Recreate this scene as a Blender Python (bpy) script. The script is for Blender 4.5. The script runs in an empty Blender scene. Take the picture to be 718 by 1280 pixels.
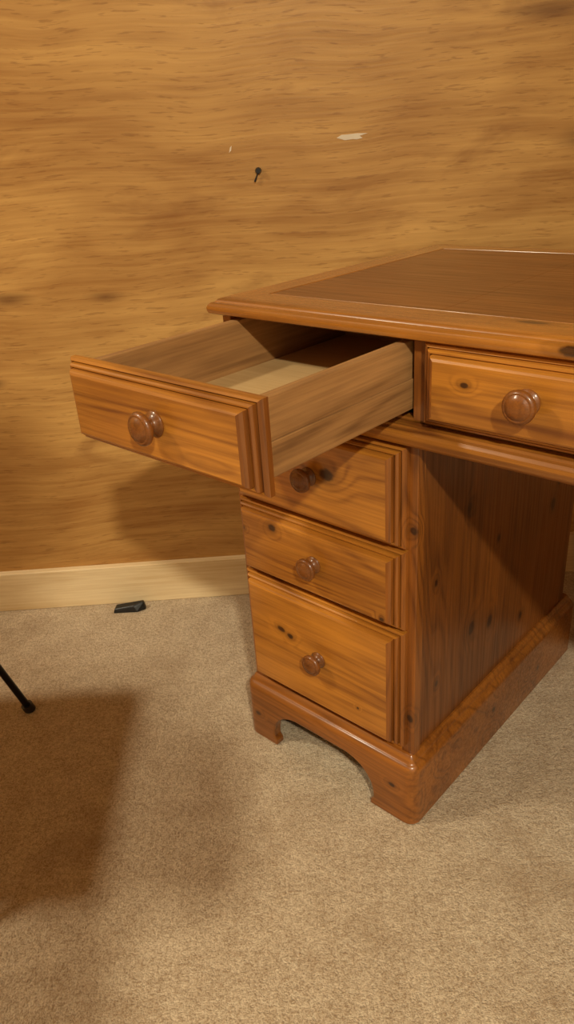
import bpy, bmesh, math, random
from mathutils import Vector, Matrix
random.seed(4)
S=0.95
scene=bpy.context.scene
try:
    scene.view_settings.view_transform='Standard'
    scene.view_settings.look='None'
except Exception as e: print(e)

def lin(c):
    r=[]
    for v in c:
        v=v/255.0
        r.append(v/12.92 if v<=0.04045 else ((v+0.055)/1.055)**2.4)
    return (r[0],r[1],r[2],1)
CX,CY=-.19,1.02
OFF=(CX*S,CY*S,0)

# ---------------------------------------------------------------- materials
class NT:
    def __init__(s,name):
        s.m=bpy.data.materials.new(name); s.m.use_nodes=True
        s.t=s.m.node_tree; s.b=s.t.nodes['Principled BSDF']
    def n(s,typ,**kw):
        x=s.t.nodes.new(typ)
        for k,v in kw.items(): setattr(x,k,v)
        return x
    def l(s,a,b): s.t.links.new(a,b)
    def math(s,op,a,b=None,clamp=False):
        x=s.n('ShaderNodeMath',operation=op); x.use_clamp=clamp
        for i,v in enumerate((a,b)):
            if v is None: continue
            if isinstance(v,(int,float)): x.inputs[i].default_value=v
            else: s.l(v,x.inputs[i])
        return x.outputs[0]
    def mapping(s,src,scale,loc=(0,0,0),rot=(0,0,0)):
        x=s.n('ShaderNodeMapping'); x.inputs['Scale'].default_value=scale
        x.inputs['Location'].default_value=loc; x.inputs['Rotation'].default_value=rot
        s.l(src,x.inputs['Vector']); return x.outputs[0]
    def noise(s,vec,scale=1,detail=2,rough=.5,dist=0):
        x=s.n('ShaderNodeTexNoise'); s.l(vec,x.inputs['Vector'])
        x.inputs['Scale'].default_value=scale; x.inputs['Detail'].default_value=detail
        x.inputs['Roughness'].default_value=rough; x.inputs['Distortion'].default_value=dist
        return x.outputs['Fac']
    def mix(s,fac,a,b,blend='MIX'):
        x=s.n('ShaderNodeMix',data_type='RGBA',blend_type=blend)
        if isinstance(fac,(int,float)): x.inputs[0].default_value=fac
        else: s.l(fac,x.inputs[0])
        for i,v in ((6,a),(7,b)):
            if isinstance(v,tuple): x.inputs[i].default_value=v
            else: s.l(v,x.inputs[i])
        return x.outputs[2]
    def rng(s,v,a,b,c=0,d=1,smooth=True):
        x=s.n('ShaderNodeMapRange'); x.clamp=True
        if smooth: x.interpolation_type='SMOOTHSTEP'
        s.l(v,x.inputs[0])
        for i,k in enumerate((a,b,c,d)): x.inputs[i+1].default_value=k
        return x.outputs[0]
    def bump(s,h,strength,dist=.001):
        x=s.n('ShaderNodeBump'); x.inputs['Strength'].default_value=strength
        x.inputs['Distance'].default_value=dist; s.l(h,x.inputs['Height'])
        s.l(x.outputs[0],s.b.inputs['Normal'])

def wood(name,axis,light,dark,knot=(46,20,8),rough=.36,coat=.5,rings=55,knots=True,k=1.0,off=(0,0,0),ringamt=.45,kthr=.6,bump=.12,kscale=9,krad=.12,kl=()):
    """kl: knots, plus one painted knob shadow, at (x,y,z) desk units, radius metres, elongation along the grain"""
    N=NT(name)
    tc=N.n('ShaderNodeTexCoord').outputs['Object']
    ai='xyz'.index(axis)
    def sc(lg,cr):
        v=[cr*k]*3; v[ai]=lg*k; return tuple(v)
    kd=None
    wob=N.noise(N.mapping(tc,(90,90,90)),1,2)
    for (px,py,pz,rad,el) in kl:
        P=(px*S-OFF[0],py*S-OFF[1],pz*S)
        s=[1/rad]*3; s[ai]=1/(rad*el)
        v=N.mapping(tc,tuple(s),tuple(-P[i]*s[i] for i in range(3)))
        ln=N.n('ShaderNodeVectorMath',operation='LENGTH'); N.l(v,ln.inputs[0])
        d=ln.outputs['Value']
        kd=d if kd is None else N.math('MINIMUM',kd,d)
    base=N.noise(N.mapping(tc,sc(.9,9.5),off),1,2,.45,.3)
    if kd is not None:
        bend=N.rng(kd,0,4.5,.12,0)
        base=N.math('ADD',base,bend)
    r=N.math('SINE',N.math('MULTIPLY',base,rings*2*math.pi/3))
    r=N.math('MULTIPLY_ADD',r,.5); r.node.inputs[2].default_value=.5
    r=N.math('POWER',r,2.6)
    vary=N.rng(N.noise(N.mapping(tc,sc(1.5,14),(off[0],off[1]+5,off[2])),1,2),.3,.7,.25,1)
    r=N.math('MULTIPLY',r,vary)
    fine=N.noise(N.mapping(tc,sc(6,240),off),1,3,.6)
    fine=N.rng(fine,.34,.66)
    patch=N.rng(N.noise(N.mapping(tc,sc(3,9),(off[0]+4,off[1],off[2])),1,4,.55,.4),.3,.7)
    f=N.math('ADD',N.math('MULTIPLY',r,ringamt),N.math('MULTIPLY',fine,.3))
    f=N.math('ADD',f,N.math('MULTIPLY',patch,.5))
    f=N.math('MULTIPLY',f,1/(.8+ringamt*.6),True)
    col=N.mix(f,lin(light),lin(dark))
    if knots:
        v=N.n('ShaderNodeTexVoronoi'); v.inputs['Scale'].default_value=kscale
        N.l(N.mapping(tc,sc(.75,1.0),(off[0]+1.3,off[1]+.7,off[2]+2.1)),v.inputs['Vector'])
        d=v.outputs['Distance']; c=N.n('ShaderNodeSeparateColor'); N.l(v.outputs['Color'],c.inputs[0])
        pick=N.math('GREATER_THAN',c.outputs[0],kthr)
        km=N.math('MULTIPLY',N.rng(d,krad*.6,krad,1,0),pick)
        halo=N.math('MULTIPLY',N.rng(d,krad*.8,krad*2.4,1,0),pick)
        col=N.mix(N.math('MULTIPLY',halo,.4),col,lin(dark))
        col=N.mix(N.math('MULTIPLY',km,.85),col,lin(knot))
    if kd is not None:
        kk=N.math('ADD',kd,N.math('MULTIPLY',wob,.7))
        col=N.mix(N.math('MULTIPLY',N.rng(kk,1.0,3.2,1,0),.45),col,lin(tuple(x*.8 for x in dark)))
        col=N.mix(N.math('MULTIPLY',N.rng(kk,.95,1.5,1,0),.9),col,lin(knot))
    N.l(col,N.b.inputs['Base Color'])
    N.l(N.rng(fine,0,1,rough-.05,rough+.1,False),N.b.inputs['Roughness'])
    N.b.inputs['Coat Weight'].default_value=coat
    N.b.inputs['Coat Roughness'].default_value=.17
    N.bump(N.math('ADD',N.math('MULTIPLY',r,.4),fine),bump,.0006)
    return N.m

L=(188,124,46); D=(108,60,20)
M={}
for a in 'xy': M['pine_'+a]=wood('lacquered_pine_'+a,a,L,D,knots=False)
M['pine_z']=wood('lacquered_pine_z','z',(162,98,36),(92,48,14),kl=[(-.478,.742,.530,.0055,1.2),(-.480,.742,.205,.005,1.4)],knots=False)
M['plinth']=wood('plinth_pine','x',(160,98,36),(94,50,14),knots=False,kl=[(-.80,.722,.055,.004,1.5),(-.50,.722,.07,.004,1.5),(-.457,.98,.07,.006,2),(-.457,1.16,.05,.005,2)])
dl,dd=(202,136,50),(118,66,20)
DK=[ [(-.399,.716,.749,.0034,1.6)],
     [(-.556,.462,.712,.0045,5)],
     [(-.604,.716,.590,.010,1.3)],  # knob's shadow painted in as a knot-coloured oval
     [(-.719,.716,.473,.0065,1.1),(-.785,.716,.455,.004,1.2),(-.513,.716,.388,.0035,1.2)],
     [(-.697,.716,.279,.0055,1.2),(-.716,.716,.285,.005,1.6),(-.56,.716,.20,.0022,1)] ]
M['dr']=[wood('pine_drawer_front_%d'%i,'x',dl,dd,off=(i*3.1,i*1.7,i*.9),knots=False,kl=DK[i]) for i in range(5)]
M['side']=wood('pine_side_panel','z',(140,82,30),(80,42,14),rings=40,ringamt=.3,rough=.38,coat=.4,knots=False,  # darker pine than the fronts: the side's shade is put into the colour
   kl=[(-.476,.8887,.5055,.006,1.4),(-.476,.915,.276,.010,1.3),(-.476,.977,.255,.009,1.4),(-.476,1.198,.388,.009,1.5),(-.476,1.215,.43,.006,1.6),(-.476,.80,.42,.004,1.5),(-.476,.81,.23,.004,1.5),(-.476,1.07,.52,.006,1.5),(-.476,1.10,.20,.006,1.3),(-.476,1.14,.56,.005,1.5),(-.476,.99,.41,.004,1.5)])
M['raw']=wood('unstained_pine','y',(188,142,88),(114,78,42),knots=False,rough=.6,coat=0,rings=34)
M['rawx']=wood('unstained_pine_x','x',(188,142,88),(114,78,42),knots=False,rough=.6,coat=0,rings=34)
M['ply']=wood('drawer_bottom_ply','x',(208,176,122),(184,148,96),knots=False,rough=.7,coat=0,rings=10)
M['top']=wood('pine_top_panel','x',(146,92,38),(100,58,20),rings=34,ringamt=.2,rough=.4,coat=.5,knots=False)
M['top2']=wood('pine_top_border','x',(190,126,48),(124,72,24),rings=40,ringamt=.35,rough=.28,coat=.9,knots=False,kl=[(-.351,.775,.8115,.006,3.2),(-.285,.722,.80,.006,2.2)])
M['top2y']=wood('pine_top_border_y','y',(190,126,48),(124,72,24),rings=40,ringamt=.35,rough=.28,coat=.9,knots=False)
M['knob']=wood('turned_pine_knob','y',(136,80,28),(84,44,14),knots=False,rings=40,k=2,rough=.38,coat=.45)
M['skirt']=wood('baseboard_pine','x',(242,222,180),(208,178,128),knot=(110,66,36),rough=.6,coat=.0,rings=26,ringamt=.3,kthr=.5,krad=.16)

def plain(name,c,rough=.5,metal=0):
    N=NT(name); tc=N.n('ShaderNodeTexCoord').outputs['Object']
    n=N.noise(tc,40,2); col=N.mix(N.math('MULTIPLY',n,.25),lin(c),lin(tuple(x*.7 for x in c)))
    N.l(col,N.b.inputs['Base Color']); N.b.inputs['Roughness'].default_value=rough
    N.b.inputs['Metallic'].default_value=metal
    return N.m
M['dark']=plain('dark_interior',(70,38,18),.8)
M['black']=plain('black_plastic',(18,18,20),.4)
M['metal']=plain('black_metal',(28,28,32),.35,.6)
M['fabric']=plain('grey_fabric',(70,70,76),.9)
M['white']=plain('scraped_white',(236,226,205),.8)
M['ceil']=plain('ceiling_paint',(180,174,164),.9)
M['clothes']=plain('dark_clothes',(52,56,66),.9)
M['skin']=plain('skin',(206,150,120),.6)

def plywall():
    N=NT('plywood_wall'); tc0=N.n('ShaderNodeTexCoord').outputs['Object']
    w1=N.noise(N.mapping(tc0,(1.6,1.6,1.6)),1,2); w2=N.noise(N.mapping(tc0,(6,6,6)),1,2)
    off=N.math('ADD',N.math('MULTIPLY',N.math('SUBTRACT',w1,.5),.08),N.math('MULTIPLY',N.math('SUBTRACT',w2,.5),.010))
    cmb=N.n('ShaderNodeCombineXYZ'); N.l(off,cmb.inputs[2])
    vm=N.n('ShaderNodeVectorMath',operation='ADD'); N.l(tc0,vm.inputs[0]); N.l(cmb.outputs[0],vm.inputs[1])
    tc=vm.outputs[0]
    def mp(l,c,o=(0,0,0)): return N.mapping(tc,(l,l,c),o)
    a=N.noise(mp(1.5,7),1,3,.5,.3)
    r=N.math('SINE',N.math('MULTIPLY',N.noise(mp(1.1,4,(3,0,1)),1,2,.5,.2),50))
    r=N.math('POWER',N.rng(r,-1,1),1.6)
    f2=N.rng(N.noise(mp(5,150,(2,2,2)),1,3,.6),.32,.68)
    f3=N.rng(N.noise(mp(3.5,40,(9,2,4)),1,3,.6),.3,.7)
    big=N.rng(N.noise(mp(1.4,2.4,(5,1,8)),1,3,.55,.6),.35,.65)
    blot=N.rng(N.noise(mp(4,11,(7,1,3)),1,4,.6,.7),.54,.74)
    f=N.math('ADD',N.math('MULTIPLY',N.rng(a,.3,.7),.26),N.math('MULTIPLY',r,.10))
    f=N.math('ADD',f,N.math('MULTIPLY',f2,.20))
    f=N.math('ADD',f,N.math('MULTIPLY',f3,.20))
    f=N.math('ADD',f,N.math('MULTIPLY',big,.30))
    col=N.mix(f,lin((222,178,106)),lin((152,104,50)))
    col=N.mix(N.math('MULTIPLY',blot,.45),col,lin((132,84,40)))
    pores=N.rng(N.noise(mp(24,260,(2,5,1)),1,2,.6),.58,.68)
    col=N.mix(N.math('MULTIPLY',pores,.35),col,lin((120,76,36)))
    for (kx,kz,rx,rz) in [(-.52,.71,.030,.009),(-.33,.705,.024,.008),(-.60,.545,.02,.007),(.62,.93,.04,.012),(-.27,.46,.03,.008),(.52,1.13,.05,.012)]:
        vv=N.mapping(tc0,(1/rx,0,1/rz),(-kx/rx,0,-kz/rz)); ln=N.n('ShaderNodeVectorMath',operation='LENGTH'); N.l(vv,ln.inputs[0])
        dd_=N.math('ADD',ln.outputs['Value'],N.math('MULTIPLY',f3,1.0))
        col=N.mix(N.math('MULTIPLY',N.rng(dd_,.5,2.8,1,0),.7),col,lin((92,52,24)))
    N.l(col,N.b.inputs['Base Color']); N.b.inputs['Roughness'].default_value=.45
    N.b.inputs['Specular IOR Level'].default_value=.35
    N.bump(N.math('ADD',f2,a),.12,.001)
    return N.m
M['wall']=plywall()
def carpet():
    N=NT('carpet_pile'); tc=N.n('ShaderNodeTexCoord').outputs['Object']
    a=N.noise(tc,360,3,.75,.1); b=N.noise(tc,140,3,.65,0); c=N.noise(tc,4.5,4,.6); e=N.noise(tc,26,3,.6)
    f=N.math('ADD',N.math('MULTIPLY',N.rng(a,.38,.62),.5),N.math('MULTIPLY',N.rng(b,.36,.64),.34))
    f=N.math('ADD',f,N.math('MULTIPLY',N.rng(e,.3,.7),.2))
    col=N.mix(f,lin((240,222,190)),lin((164,136,102)))
    col=N.mix(N.math('MULTIPLY',N.rng(c,.5,.72),.45),col,lin((154,122,84)))
    N.l(col,N.b.inputs['Base Color']); N.b.inputs['Roughness'].default_value=.95
    N.b.inputs['Specular IOR Level'].default_value=.1
    N.b.inputs['Sheen Weight'].default_value=.2
    h=N.math('ADD',N.math('MULTIPLY',a,.6),N.math('MULTIPLY',b,.8))
    N.bump(h,1.0,.007)
    return N.m
M['carpet']=carpet()

# ---------------------------------------------------------------- mesh helpers
def mk(name,verts,faces,mats,fm=None,parent=None,smooth=False,bevel=0,off=(0,0,0),scale=S):
    me=bpy.data.meshes.new(name)
    me.from_pydata([((v[0]*scale-off[0]),(v[1]*scale-off[1]),(v[2]*scale-off[2])) for v in verts],[],faces)
    for m in mats: me.materials.append(m)
    if fm:
        for p,i in zip(me.polygons,fm): p.material_index=i
    bm=bmesh.new(); bm.from_mesh(me); bmesh.ops.recalc_face_normals(bm,faces=bm.faces); bm.to_mesh(me); bm.free()
    o=bpy.data.objects.new(name,me); scene.collection.objects.link(o)
    if parent: o.parent=parent
    if smooth:
        for p in me.polygons: p.use_smooth=True
    if bevel:
        b=o.modifiers.new('bevel','BEVEL'); b.width=bevel; b.segments=3; b.limit_method='ANGLE'
    return o
def boxdata(x0,x1,y0,y1,z0,z1):
    v=[(x0,y0,z0),(x1,y0,z0),(x1,y1,z0),(x0,y1,z0),(x0,y0,z1),(x1,y0,z1),(x1,y1,z1),(x0,y1,z1)]
    f=[(0,3,2,1),(4,5,6,7),(0,1,5,4),(1,2,6,5),(2,3,7,6),(3,0,4,7)]
    return v,f
def autosmooth(o,ang=35):
    for p in o.data.polygons: p.use_smooth=True
    try:
        o.data.set_sharp_from_angle(angle=math.radians(ang))
    except Exception as e: print('as',e)

# desk frame
ANG=math.radians(-43.7)
R=Matrix.Rotation(ANG,4,'Z')
desk=bpy.data.objects.new('pedestal_desk',None); scene.collection.objects.link(desk)
desk.location=R@Vector((CX*S,CY*S,0)); desk.rotation_euler=(0,0,ANG)
def dbox(name,x0,x1,y0,y1,z0,z1,mat,bevel=.0015,parent=None):
    v,f=boxdata(x0,x1,y0,y1,z0,z1)
    return mk(name,v,f,[mat],parent=parent or desk,bevel=bevel,off=OFF)
def loft(name,rings,mats,sidemat=None,cap0=True,cap1=True,capmat=0,smooth=True,parent=None):
    n=len(rings[0]); V=[];F=[];FM=[]
    for r in rings: V+=r
    for i in range(len(rings)-1):
        for j in range(n):
            a=i*n+j;b=i*n+(j+1)%n
            F.append((a,b,b+n,a+n)); FM.append(sidemat[j] if sidemat else 0)
    if cap0: F.append(tuple(range(n))); FM.append(capmat)
    if cap1: F.append(tuple(range((len(rings)-1)*n,len(rings)*n))); FM.append(capmat)
    o=mk(name,V,F,mats,FM,parent=parent or desk,off=OFF)
    if smooth: autosmooth(o,28)
    return o

# ---- tabletop
TX0,TX1,TY0,TY1=-.822,.442,.722,1.326
def rect(ins,z,x0=TX0,x1=TX1,y0=TY0,y1=TY1): 
    return [(x0+ins,y0+ins,z),(x1-ins,y0+ins,z),(x1-ins,y1-ins,z),(x0+ins,y1-ins,z)]
prof=[(.016,.7885),(.005,.789),(.0015,.791),(0,.7945),(0,.799),(.0015,.8025),(.005,.8052),(.009,.806),(.0098,.8072),(.0125,.8095),(.017,.811),(.021,.8115),(.064,.8115),(.0645,.8103),(.0665,.8103),(.067,.8113)]
loft('desktop_frame',[rect(i,z) for i,z in prof],[M['top2'],M['top2y']],sidemat=[0,1,0,1],cap1=False)
xs=[TX0+.067,-.476,.096,TX1-.067]
for i in range(3):
    a=xs[i]+(.0002 if i else 0); b=xs[i+1]-(.0002 if i<2 else 0)
    r0=dict(x0=a,x1=b,y0=TY0+.067,y1=TY1-.067)
    loft('desktop_panel_%d'%(i+1),[rect(0,.795,**r0),rect(0,.8112,**r0),rect(.0003,.8114,**r0)],[M['top']])
# ---- upper case
def mirror(x0,x1): return (2*CX-x1,2*CX-x0)
ZC0,ZC1=.664,.7885
for i,(a,b) in enumerate([(-.812,-.795),mirror(-.812,-.795)]): dbox('case_side_%d'%(i+1),a,b,.742,1.305,ZC0,ZC1,M['pine_y'])
for i,(a,b) in enumerate([(-.482,-.462),mirror(-.482,-.462)]): dbox('case_divider_%d'%(i+1),a,b,.742,1.29,.680,ZC1,M['pine_z'])
dbox('case_back',-.795,.415,1.29,1.305,ZC0,ZC1,M['pine_x'])
dbox('case_bottom',-.795,.415,.760,1.29,ZC0,.680,M['dark'])
dbox('case_rail',-.795,.415,.742,.760,ZC0,.688,M['pine_x'])
mx0,mx1=-.822,.442
mp=[(.022,.653),(.012,.6535),(.006,.657),(.002,.6625),(0,.668),(.0008,.673),(.004,.6765),(.009,.678),(.010,.681),(.019,.684)]
def mrect(i,z): return rect(i,z,mx0,mx1,.720,1.318)
loft('case_moulding',[mrect(i,z) for i,z in mp],[M['pine_x'],M['pine_y']],sidemat=[0,1,0,1],cap0=True,cap1=False)

# ---- drawer fronts
def drawer_front(name,x0,x1,z0,z1,yf,mat,parent=None,th=.026):
    pr=[(.0015,yf+th),(0,yf+th-.001),(0,yf+.0185),(.0015,yf+.0158),(.005,yf+.0145),(.0058,yf+.0175),(.0070,yf+.0175),(.0078,yf+.0110),(.0100,yf+.0085),(.0124,yf+.0088),(.0130,yf+.0115),(.0142,yf+.0115),(.0150,yf+.0045),(.0175,yf+.0014),(.021,yf)]
    rings=[[(x0+i,y,z0+i*.75),(x1-i,y,z0+i*.75),(x1-i,y,z1-i*.75),(x0+i,y,z1-i*.75)] for i,y in pr]
    return loft(name,rings,[mat,M['pine_z']],sidemat=[0,1,0,1],parent=parent)
def knob(name,x,z,yf,parent=None,k=1.0):
    pr=[(.0,0),(.0145,0),(.0150,.0012),(.0145,.003),(.0120,.0042),(.0112,.0055),(.0088,.0075),(.0080,.011),(.0088,.0145),(.0125,.0170),(.0165,.0195),(.0186,.0225),(.0190,.0255),(.0182,.0285),(.0162,.0308),(.0150,.0312),(.0143,.0306),(.0134,.0312),(.0120,.0330),(.0080,.0350),(.0035,.0358),(0,.036)]
    n=32; V=[];F=[]
    for r,d in pr:
        for j in range(n):
            t=2*math.pi*j/n; V.append((x+r*k*math.cos(t),yf-d*k*.78,z+r*k*math.sin(t)))
    for i in range(len(pr)-1):
        for j in range(n): F.append((i*n+j,i*n+(j+1)%n,(i+1)*n+(j+1)%n,(i+1)*n+j))
    o=mk(name,V,F,[M['knob']],parent=parent or desk,off=OFF); 
    bm=bmesh.new(); bm.from_mesh(o.data); bmesh.ops.remove_doubles(bm,verts=bm.verts,dist=1e-6); bmesh.ops.recalc_face_normals(bm,faces=bm.faces); bm.to_mesh(o.data); bm.free()
    autosmooth(o,50); return o
DF=.716
drawer_front('centre_drawer_front',-.4615,.0815,.688,.7865,DF,M['dr'][0])
knob('centre_drawer_knob_1',-.3235,.7425,DF); knob('centre_drawer_knob_2',-.0565,.7425,DF)
a,b=mirror(-.793,-.475)
drawer_front('far_drawer_front',a+.008,b,.688,.7865,DF,M['dr'][3]); knob('far_drawer_knob',(a+b)/2,.7405,DF)
# open drawer
OY=.454
drawer_front('open_drawer_front',-.792,-.472,.687,.790,OY,M['dr'][1])
knob('open_drawer_knob',-.620,.7425,OY)
dy0,dy1=OY+.026,.99
dbox('open_drawer_side_right',-.501,-.488,dy0,dy1,.698,.783,M['raw'])
dbox('open_drawer_side_left',-.783,-.770,dy0,dy1,.698,.783,M['raw'])
dbox('open_drawer_runner_right',-.488,-.4850,dy0+.001,dy1,.698,.7365,M['raw'],.0012)
dbox('open_drawer_runner_left',-.7855,-.783,dy0+.001,dy1,.698,.7365,M['raw'],.0012)
dbox('open_drawer_back',-.770,-.501,dy1-.014,dy1,.708,.775,M['rawx'])
dbox('open_drawer_bottom',-.770,-.501,dy0,dy1-.014,.704,.711,M['ply'],0)

# ---- pedestals
def pedestal(tag,x0,x1,flip=False):
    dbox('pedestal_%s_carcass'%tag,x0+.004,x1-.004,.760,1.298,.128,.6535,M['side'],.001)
    dbox('pedestal_%s_stile_1'%tag,x0,x0+.022,.7415,.7605,.128,.6535,M['pine_z'])
    dbox('pedestal_%s_stile_2'%tag,x1-.022,x1,.7415,.7605,.128,.6535,M['pine_z'])
    dbox('pedestal_%s_frame'%tag,x0+.022,x1-.022,.7425,.7605,.128,.6535,M['pine_x'])
    for i,(z0,z1) in enumerate([(.503,.650),(.370,.4985),(.1505,.3645)]):
        drawer_front('pedestal_%s_drawer_front_%d'%(tag,i+1),x0+.011,x1-.013,z0,z1,DF,M['dr'][i+2])
        knob('pedestal_%s_knob_%d'%(tag,i+1),(x0+x1)/2+.006,[.580,.4355,.2585][i],DF,k=.95)
    bx0,bx1,by0,by1=x0-.014,x1+.015,.722,1.330
    def rr(ins,z,r=.020,n=6):
        P=[];a0,a1,b0,b1=bx0+ins,bx1-ins,by0+ins,by1-ins; r=max(r-ins,.004)
        for cx,cy,s in ((a1-r,b0+r,-90),(a1-r,b1-r,0),(a0+r,b1-r,90),(a0+r,b0+r,180)):
            for j in range(n+1):
                t=math.radians(s+90*j/n); P.append((cx+r*math.cos(t),cy+r*math.sin(t),z))
        return P
    pp=[(0,0.0),(0,.108),(.0005,.114),(.003,.119),(.006,.1215),(.009,.1225),(.0095,.1255),(.011,.129),(.0135,.1325),(.0155,.1345)]
    o=loft('pedestal_%s_plinth'%tag,[rr(i,z) for i,z in pp],[M['plinth']],smooth=False)
    v,f=boxdata(bx0+.019,bx1-.019,by0+.019,by1-.019,-.02,.12)
    c1=mk('cut1',v,f,[M['dark']],parent=desk,off=OFF)
    xa,xb=bx0+.072,bx1-.086
    pts=[(xa,-.02),(xa,.010),(xa-.006,.018),(xa-.0055,.026)]
    for j in range(1,13):
        t=math.pi/2*j/12; pts.append((xa-.0055+.062*(1-math.cos(t)),.026+.058*math.sin(t)))
    half=pts[:]
    pts=half+[(xa+xb-p[0],p[1]) for p in reversed(half)]
    n=len(pts); V=[(p[0],by0-.02,p[1]) for p in pts]+[(p[0],by0+.05,p[1]) for p in pts]
    F=[tuple(range(n)),tuple(range(n,2*n))]+[(j,(j+1)%n,(j+1)%n+n,j+n) for j in range(n)]
    c2=mk('cut2',V,F,[M['plinth']],parent=desk,off=OFF)
    for c in (c1,c2):
        m=o.modifiers.new('b','BOOLEAN'); m.object=c; m.operation='DIFFERENCE'; m.solver='EXACT'
    bpy.context.view_layer.update()
    dg=bpy.context.evaluated_depsgraph_get()
    me=bpy.data.meshes.new_from_object(o.evaluated_get(dg))
    o.modifiers.clear(); o.data=me
    for c in (c1,c2): bpy.data.objects.remove(c,do_unlink=True)
    autosmooth(o,30)
    b=o.modifiers.new('bevel','BEVEL'); b.width=.002; b.segments=2; b.limit_method='ANGLE'; b.angle_limit=math.radians(50)
PX0,PX1=-.815,-.472
pedestal('left',PX0,PX1)
a,b=mirror(PX0,PX1); pedestal('right',a,b)

# ---------------------------------------------------------------- room
def room(name,x0,x1,y0,y1,z0,z1,mat,bevel=0):
    v,f=boxdata(x0,x1,y0,y1,z0,z1); return mk(name,v,f,[mat],scale=1,bevel=bevel)
WY=1.592*S
RX0,RX1,RY0,H=-2.2,2.4,-2.6,2.35
room('floor',RX0-.1,RX1+.1,RY0-.1,WY+.1,-.06,0,M['carpet'])
room('ceiling',RX0-.1,RX1+.1,RY0-.1,WY+.1,H,H+.06,M['ceil'])
room('wall_back',RX0-.1,RX1+.1,WY,WY+.1,0,H,M['wall'])
room('wall_front',RX0-.1,RX1+.1,RY0-.1,RY0,0,H,M['ceil'])
def sidewall(name,x0,x1):
    return room(name,x0,x1,RY0,WY,0,H,M['wall'])
sidewall('wall_left',RX0-.1,RX0); sidewall('wall_right',RX1,RX1+.1)
room('baseboard_back',RX0,RX1,WY-.018,WY,0,.100,M['skirt'],.002)

def blob(name,cx,cz,pts,mat,y=WY,th=.0015,k=1):
    n=len(pts); V=[(cx+p[0]*k,y-th,cz+p[1]*k) for p in pts]+[(cx+p[0]*1.03*k,y,cz+p[1]*1.03*k) for p in pts]
    F=[tuple(range(n))]+[(j,(j+1)%n,(j+1)%n+n,j+n) for j in range(n)]
    return mk(name,V,F,[mat],scale=1)
blob('scraped_patch',.166,.957,[(-.030,.0),(-.014,-.005),(.002,-.004),(.010,-.005),(.022,-.003),(.016,.001),(.032,.005),(.010,.006),(-.008,.005),(-.020,.005)],M['white'],th=.0008,k=.9)
blob('scraped_patch',-.057,.950,[(-.004,-.006),(.001,-.002),(.003,.008),(-.001,.004)],M['white'],th=.0008,k=.8)
bm=bmesh.new()
bmesh.ops.create_cone(bm,cap_ends=True,segments=16,radius1=.006,radius2=.0045,depth=.008,matrix=Matrix.Translation((0,-.004,0))@Matrix.Rotation(math.radians(90),4,'X'))
bmesh.ops.create_cone(bm,cap_ends=True,segments=8,radius1=.002,radius2=.0008,depth=.018,matrix=Matrix.Translation((-.004,-.004,-.010))@Matrix.Rotation(math.radians(25),4,'Y'))
me=bpy.data.meshes.new('wall_screw'); bm.to_mesh(me); bm.free(); me.materials.append(M['black'])
o=bpy.data.objects.new('wall_screw',me); o.location=(-.009,WY,.912); scene.collection.objects.link(o)

V=[(-.038,-.012,0),(.020,-.014,0),(.038,-.004,0),(.038,.010,0),(-.036,.012,0),(-.034,-.008,.010),(.012,-.009,.014),(.034,-.002,.021),(.034,.008,.021),(-.032,.010,.012)]
F=[(0,1,2,3,4),(5,6,7,8,9)]+[(j,(j+1)%5,(j+1)%5+5,j+5) for j in range(5)]
o=mk('black_door_wedge',V,F,[M['black']],scale=1,bevel=.003); o.location=(-.383,1.464,0)

# ---------------------------------------------------------------- stool at left (one leg in view)
stool=bpy.data.objects.new('metal_leg_stool',None); scene.collection.objects.link(stool)
cc=Vector((-.83*S,.94*S,0)); stool.location=cc
def tube(name,pts,r,mat,parent,res=6):
    cu=bpy.data.curves.new(name,'CURVE'); cu.dimensions='3D'; cu.bevel_depth=r; cu.bevel_resolution=res; cu.use_fill_caps=True
    sp=cu.splines.new('POLY'); sp.points.add(len(pts)-1)
    for p,q in zip(sp.points,pts): p.co=(q[0],q[1],q[2],1)
    cu.materials.append(mat)
    o=bpy.data.objects.new(name,cu); scene.collection.objects.link(o); o.parent=parent
    bpy.context.view_layer.update()
    me=bpy.data.meshes.new_from_object(o.evaluated_get(bpy.context.evaluated_depsgraph_get()))
    bpy.data.objects.remove(o,do_unlink=True)
    o=bpy.data.objects.new(name,me); scene.collection.objects.link(o); o.parent=parent
    for p in me.polygons: p.use_smooth=True
    return o
k=0
for sx in (-1,1):
    for sy in (-1,1):
        k+=1
        ft=Vector((sx*.277*S,sy*.255*S,.0)); tp=Vector((sx*.175*S,sy*.17*S,.44))
        tube('leg_%d'%k,[ft+(tp-ft)*.02,tp],.0065,M['metal'],stool)
        tube('foot_%d'%k,[ft,ft+(tp-ft)*.035],.011,M['black'],stool)
v,f=boxdata(-.20,.19,-.19,.19,.435,.485); o=mk('seat',v,f,[M['fabric']],parent=stool,scale=1,bevel=.02)

# ---------------------------------------------------------------- photographer standing behind the camera (casts the soft shadow on carpet and wall)
def skinned(name,nodes,edges,sub=2):
    me=bpy.data.meshes.new(name); me.from_pydata([n[0] for n in nodes],edges,[])
    o=bpy.data.objects.new(name,me); scene.collection.objects.link(o)
    m=o.modifiers.new('skin','SKIN'); m.use_smooth_shade=True
    for i,n in enumerate(nodes):
        me.skin_vertices[0].data[i].radius=n[1] if isinstance(n[1],tuple) else (n[1],n[1])
        me.skin_vertices[0].data[i].use_root=(i==0)
    s=o.modifiers.new('sub','SUBSURF'); s.levels=sub; s.render_levels=sub
    bpy.context.view_layer.update()
    m2=bpy.data.meshes.new_from_object(o.evaluated_get(bpy.context.evaluated_depsgraph_get()))
    bpy.data.objects.remove(o,do_unlink=True)
    o=bpy.data.objects.new(name,m2); scene.collection.objects.link(o); return o
bx,by=-.16,-.42
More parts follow.
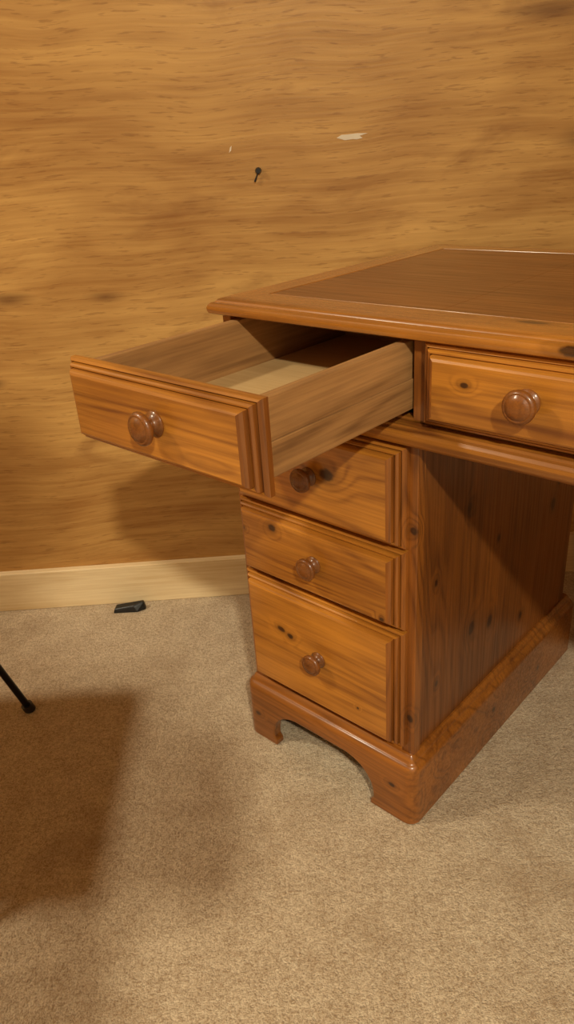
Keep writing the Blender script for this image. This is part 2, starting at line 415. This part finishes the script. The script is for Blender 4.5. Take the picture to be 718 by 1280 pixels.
nd=[((bx,by,.86),(.16,.12)),((bx+.01,by+.02,.98),(.14,.10)),((bx+.02,by+.06,1.14),(.15,.11)),((bx+.02,by+.10,1.26),(.13,.09)),((bx+.03,by+.14,1.34),.05),((bx+.03,by+.16,1.38),.048),
((bx+.04,by+.19,1.43),(.062,.075)),((bx+.04,by+.21,1.50),(.075,.09)),((bx+.04,by+.21,1.56),(.06,.07)),
((bx+.17,by+.09,1.27),.055),((bx+.20,by+.20,1.02),.043),((bx+.19,by+.345,.93),.028),
((bx-.14,by+.09,1.27),.055),((bx-.18,by+.20,1.02),.043),((bx+.09,by+.345,.93),.028),
((bx+.10,by+.0,.80),.085),((bx+.12,by+.03,.46),.06),((bx+.12,by-.01,.09),.042),((bx+.13,by+.12,.04),.036),
((bx-.10,by+.0,.80),.085),((bx-.12,by+.03,.46),.06),((bx-.12,by-.01,.09),.042),((bx-.13,by+.12,.04),.036)]
ed=[(0,1),(1,2),(2,3),(3,4),(4,5),(5,6),(6,7),(7,8),(3,9),(9,10),(10,11),(3,12),(12,13),(13,14),(0,15),(15,16),(16,17),(17,18),(0,19),(19,20),(20,21),(21,22)]
for hi,(hx,d) in enumerate(((bx+.19,-1),(bx+.09,1))):
    w=11 if hi==0 else 14
    base=len(nd); nd.append(((hx+d*.005,by+.36,.965),(.03,.014))); ed.append((w,base))
    for fi in range(5):
        s=(fi-2)*.012
        q=len(nd)
        if fi==0: P=[(hx-d*.028,by+.35,.975),(hx-d*.034,by+.355,.995)]
        else: P=[(hx+s,by+.365,1.0),(hx+s,by+.372,1.022-.003*abs(fi-3))]
        nd.append((P[0],.0075)); nd.append((P[1],.007)); ed+= [(base,q),(q,q+1)]
person=skinned('photographer',nd,ed)
person.data.materials.clear(); person.data.materials.append(M['clothes']); person.data.materials.append(M['skin'])
zmin=min(v.co.z for v in person.data.vertices); person.location.z=-zmin+.001
for pl in person.data.polygons:
    c=pl.center; pl.use_smooth=True
    if c.z>1.36 or (c.y>by+.32 and c.z>.8): pl.material_index=1

# ---------------------------------------------------------------- lights
def lamp(name,loc,power,size,col):
    l=bpy.data.lights.new(name,'AREA'); l.shape='DISK'; l.size=size; l.energy=power; l.color=col
    o=bpy.data.objects.new(name,l); o.location=loc; scene.collection.objects.link(o); return o
WC=(1,.89,.67)
lamp('ceiling_light',(.30,-1.50,H-.03),96,.14,WC)
lamp('ceiling_light',(-1.75,.70,H-.03),34,.22,WC)
w=bpy.data.worlds.new('world'); scene.world=w; w.use_nodes=True
w.node_tree.nodes['Background'].inputs[0].default_value=(1,.8,.6,1); w.node_tree.nodes['Background'].inputs[1].default_value=.1

# ---------------------------------------------------------------- camera
cam=bpy.data.cameras.new('camera'); co=bpy.data.objects.new('camera',cam); scene.collection.objects.link(co)
cam.sensor_fit='VERTICAL'; cam.sensor_height=36; cam.lens=924/1280*36; cam.clip_start=.02
p=math.radians(26.3); a=math.radians(4.0)
r0=Vector((1,0,0)); u0=Vector((0,math.sin(p),math.cos(p))); bk=Vector((0,-math.cos(p),math.sin(p)))
Rr=math.cos(a)*r0-math.sin(a)*u0; U=math.sin(a)*r0+math.cos(a)*u0
m=Matrix((Rr,U,bk)).transposed().to_4x4(); m.translation=Vector((0,0,S))
co.matrix_world=m
scene.camera=co
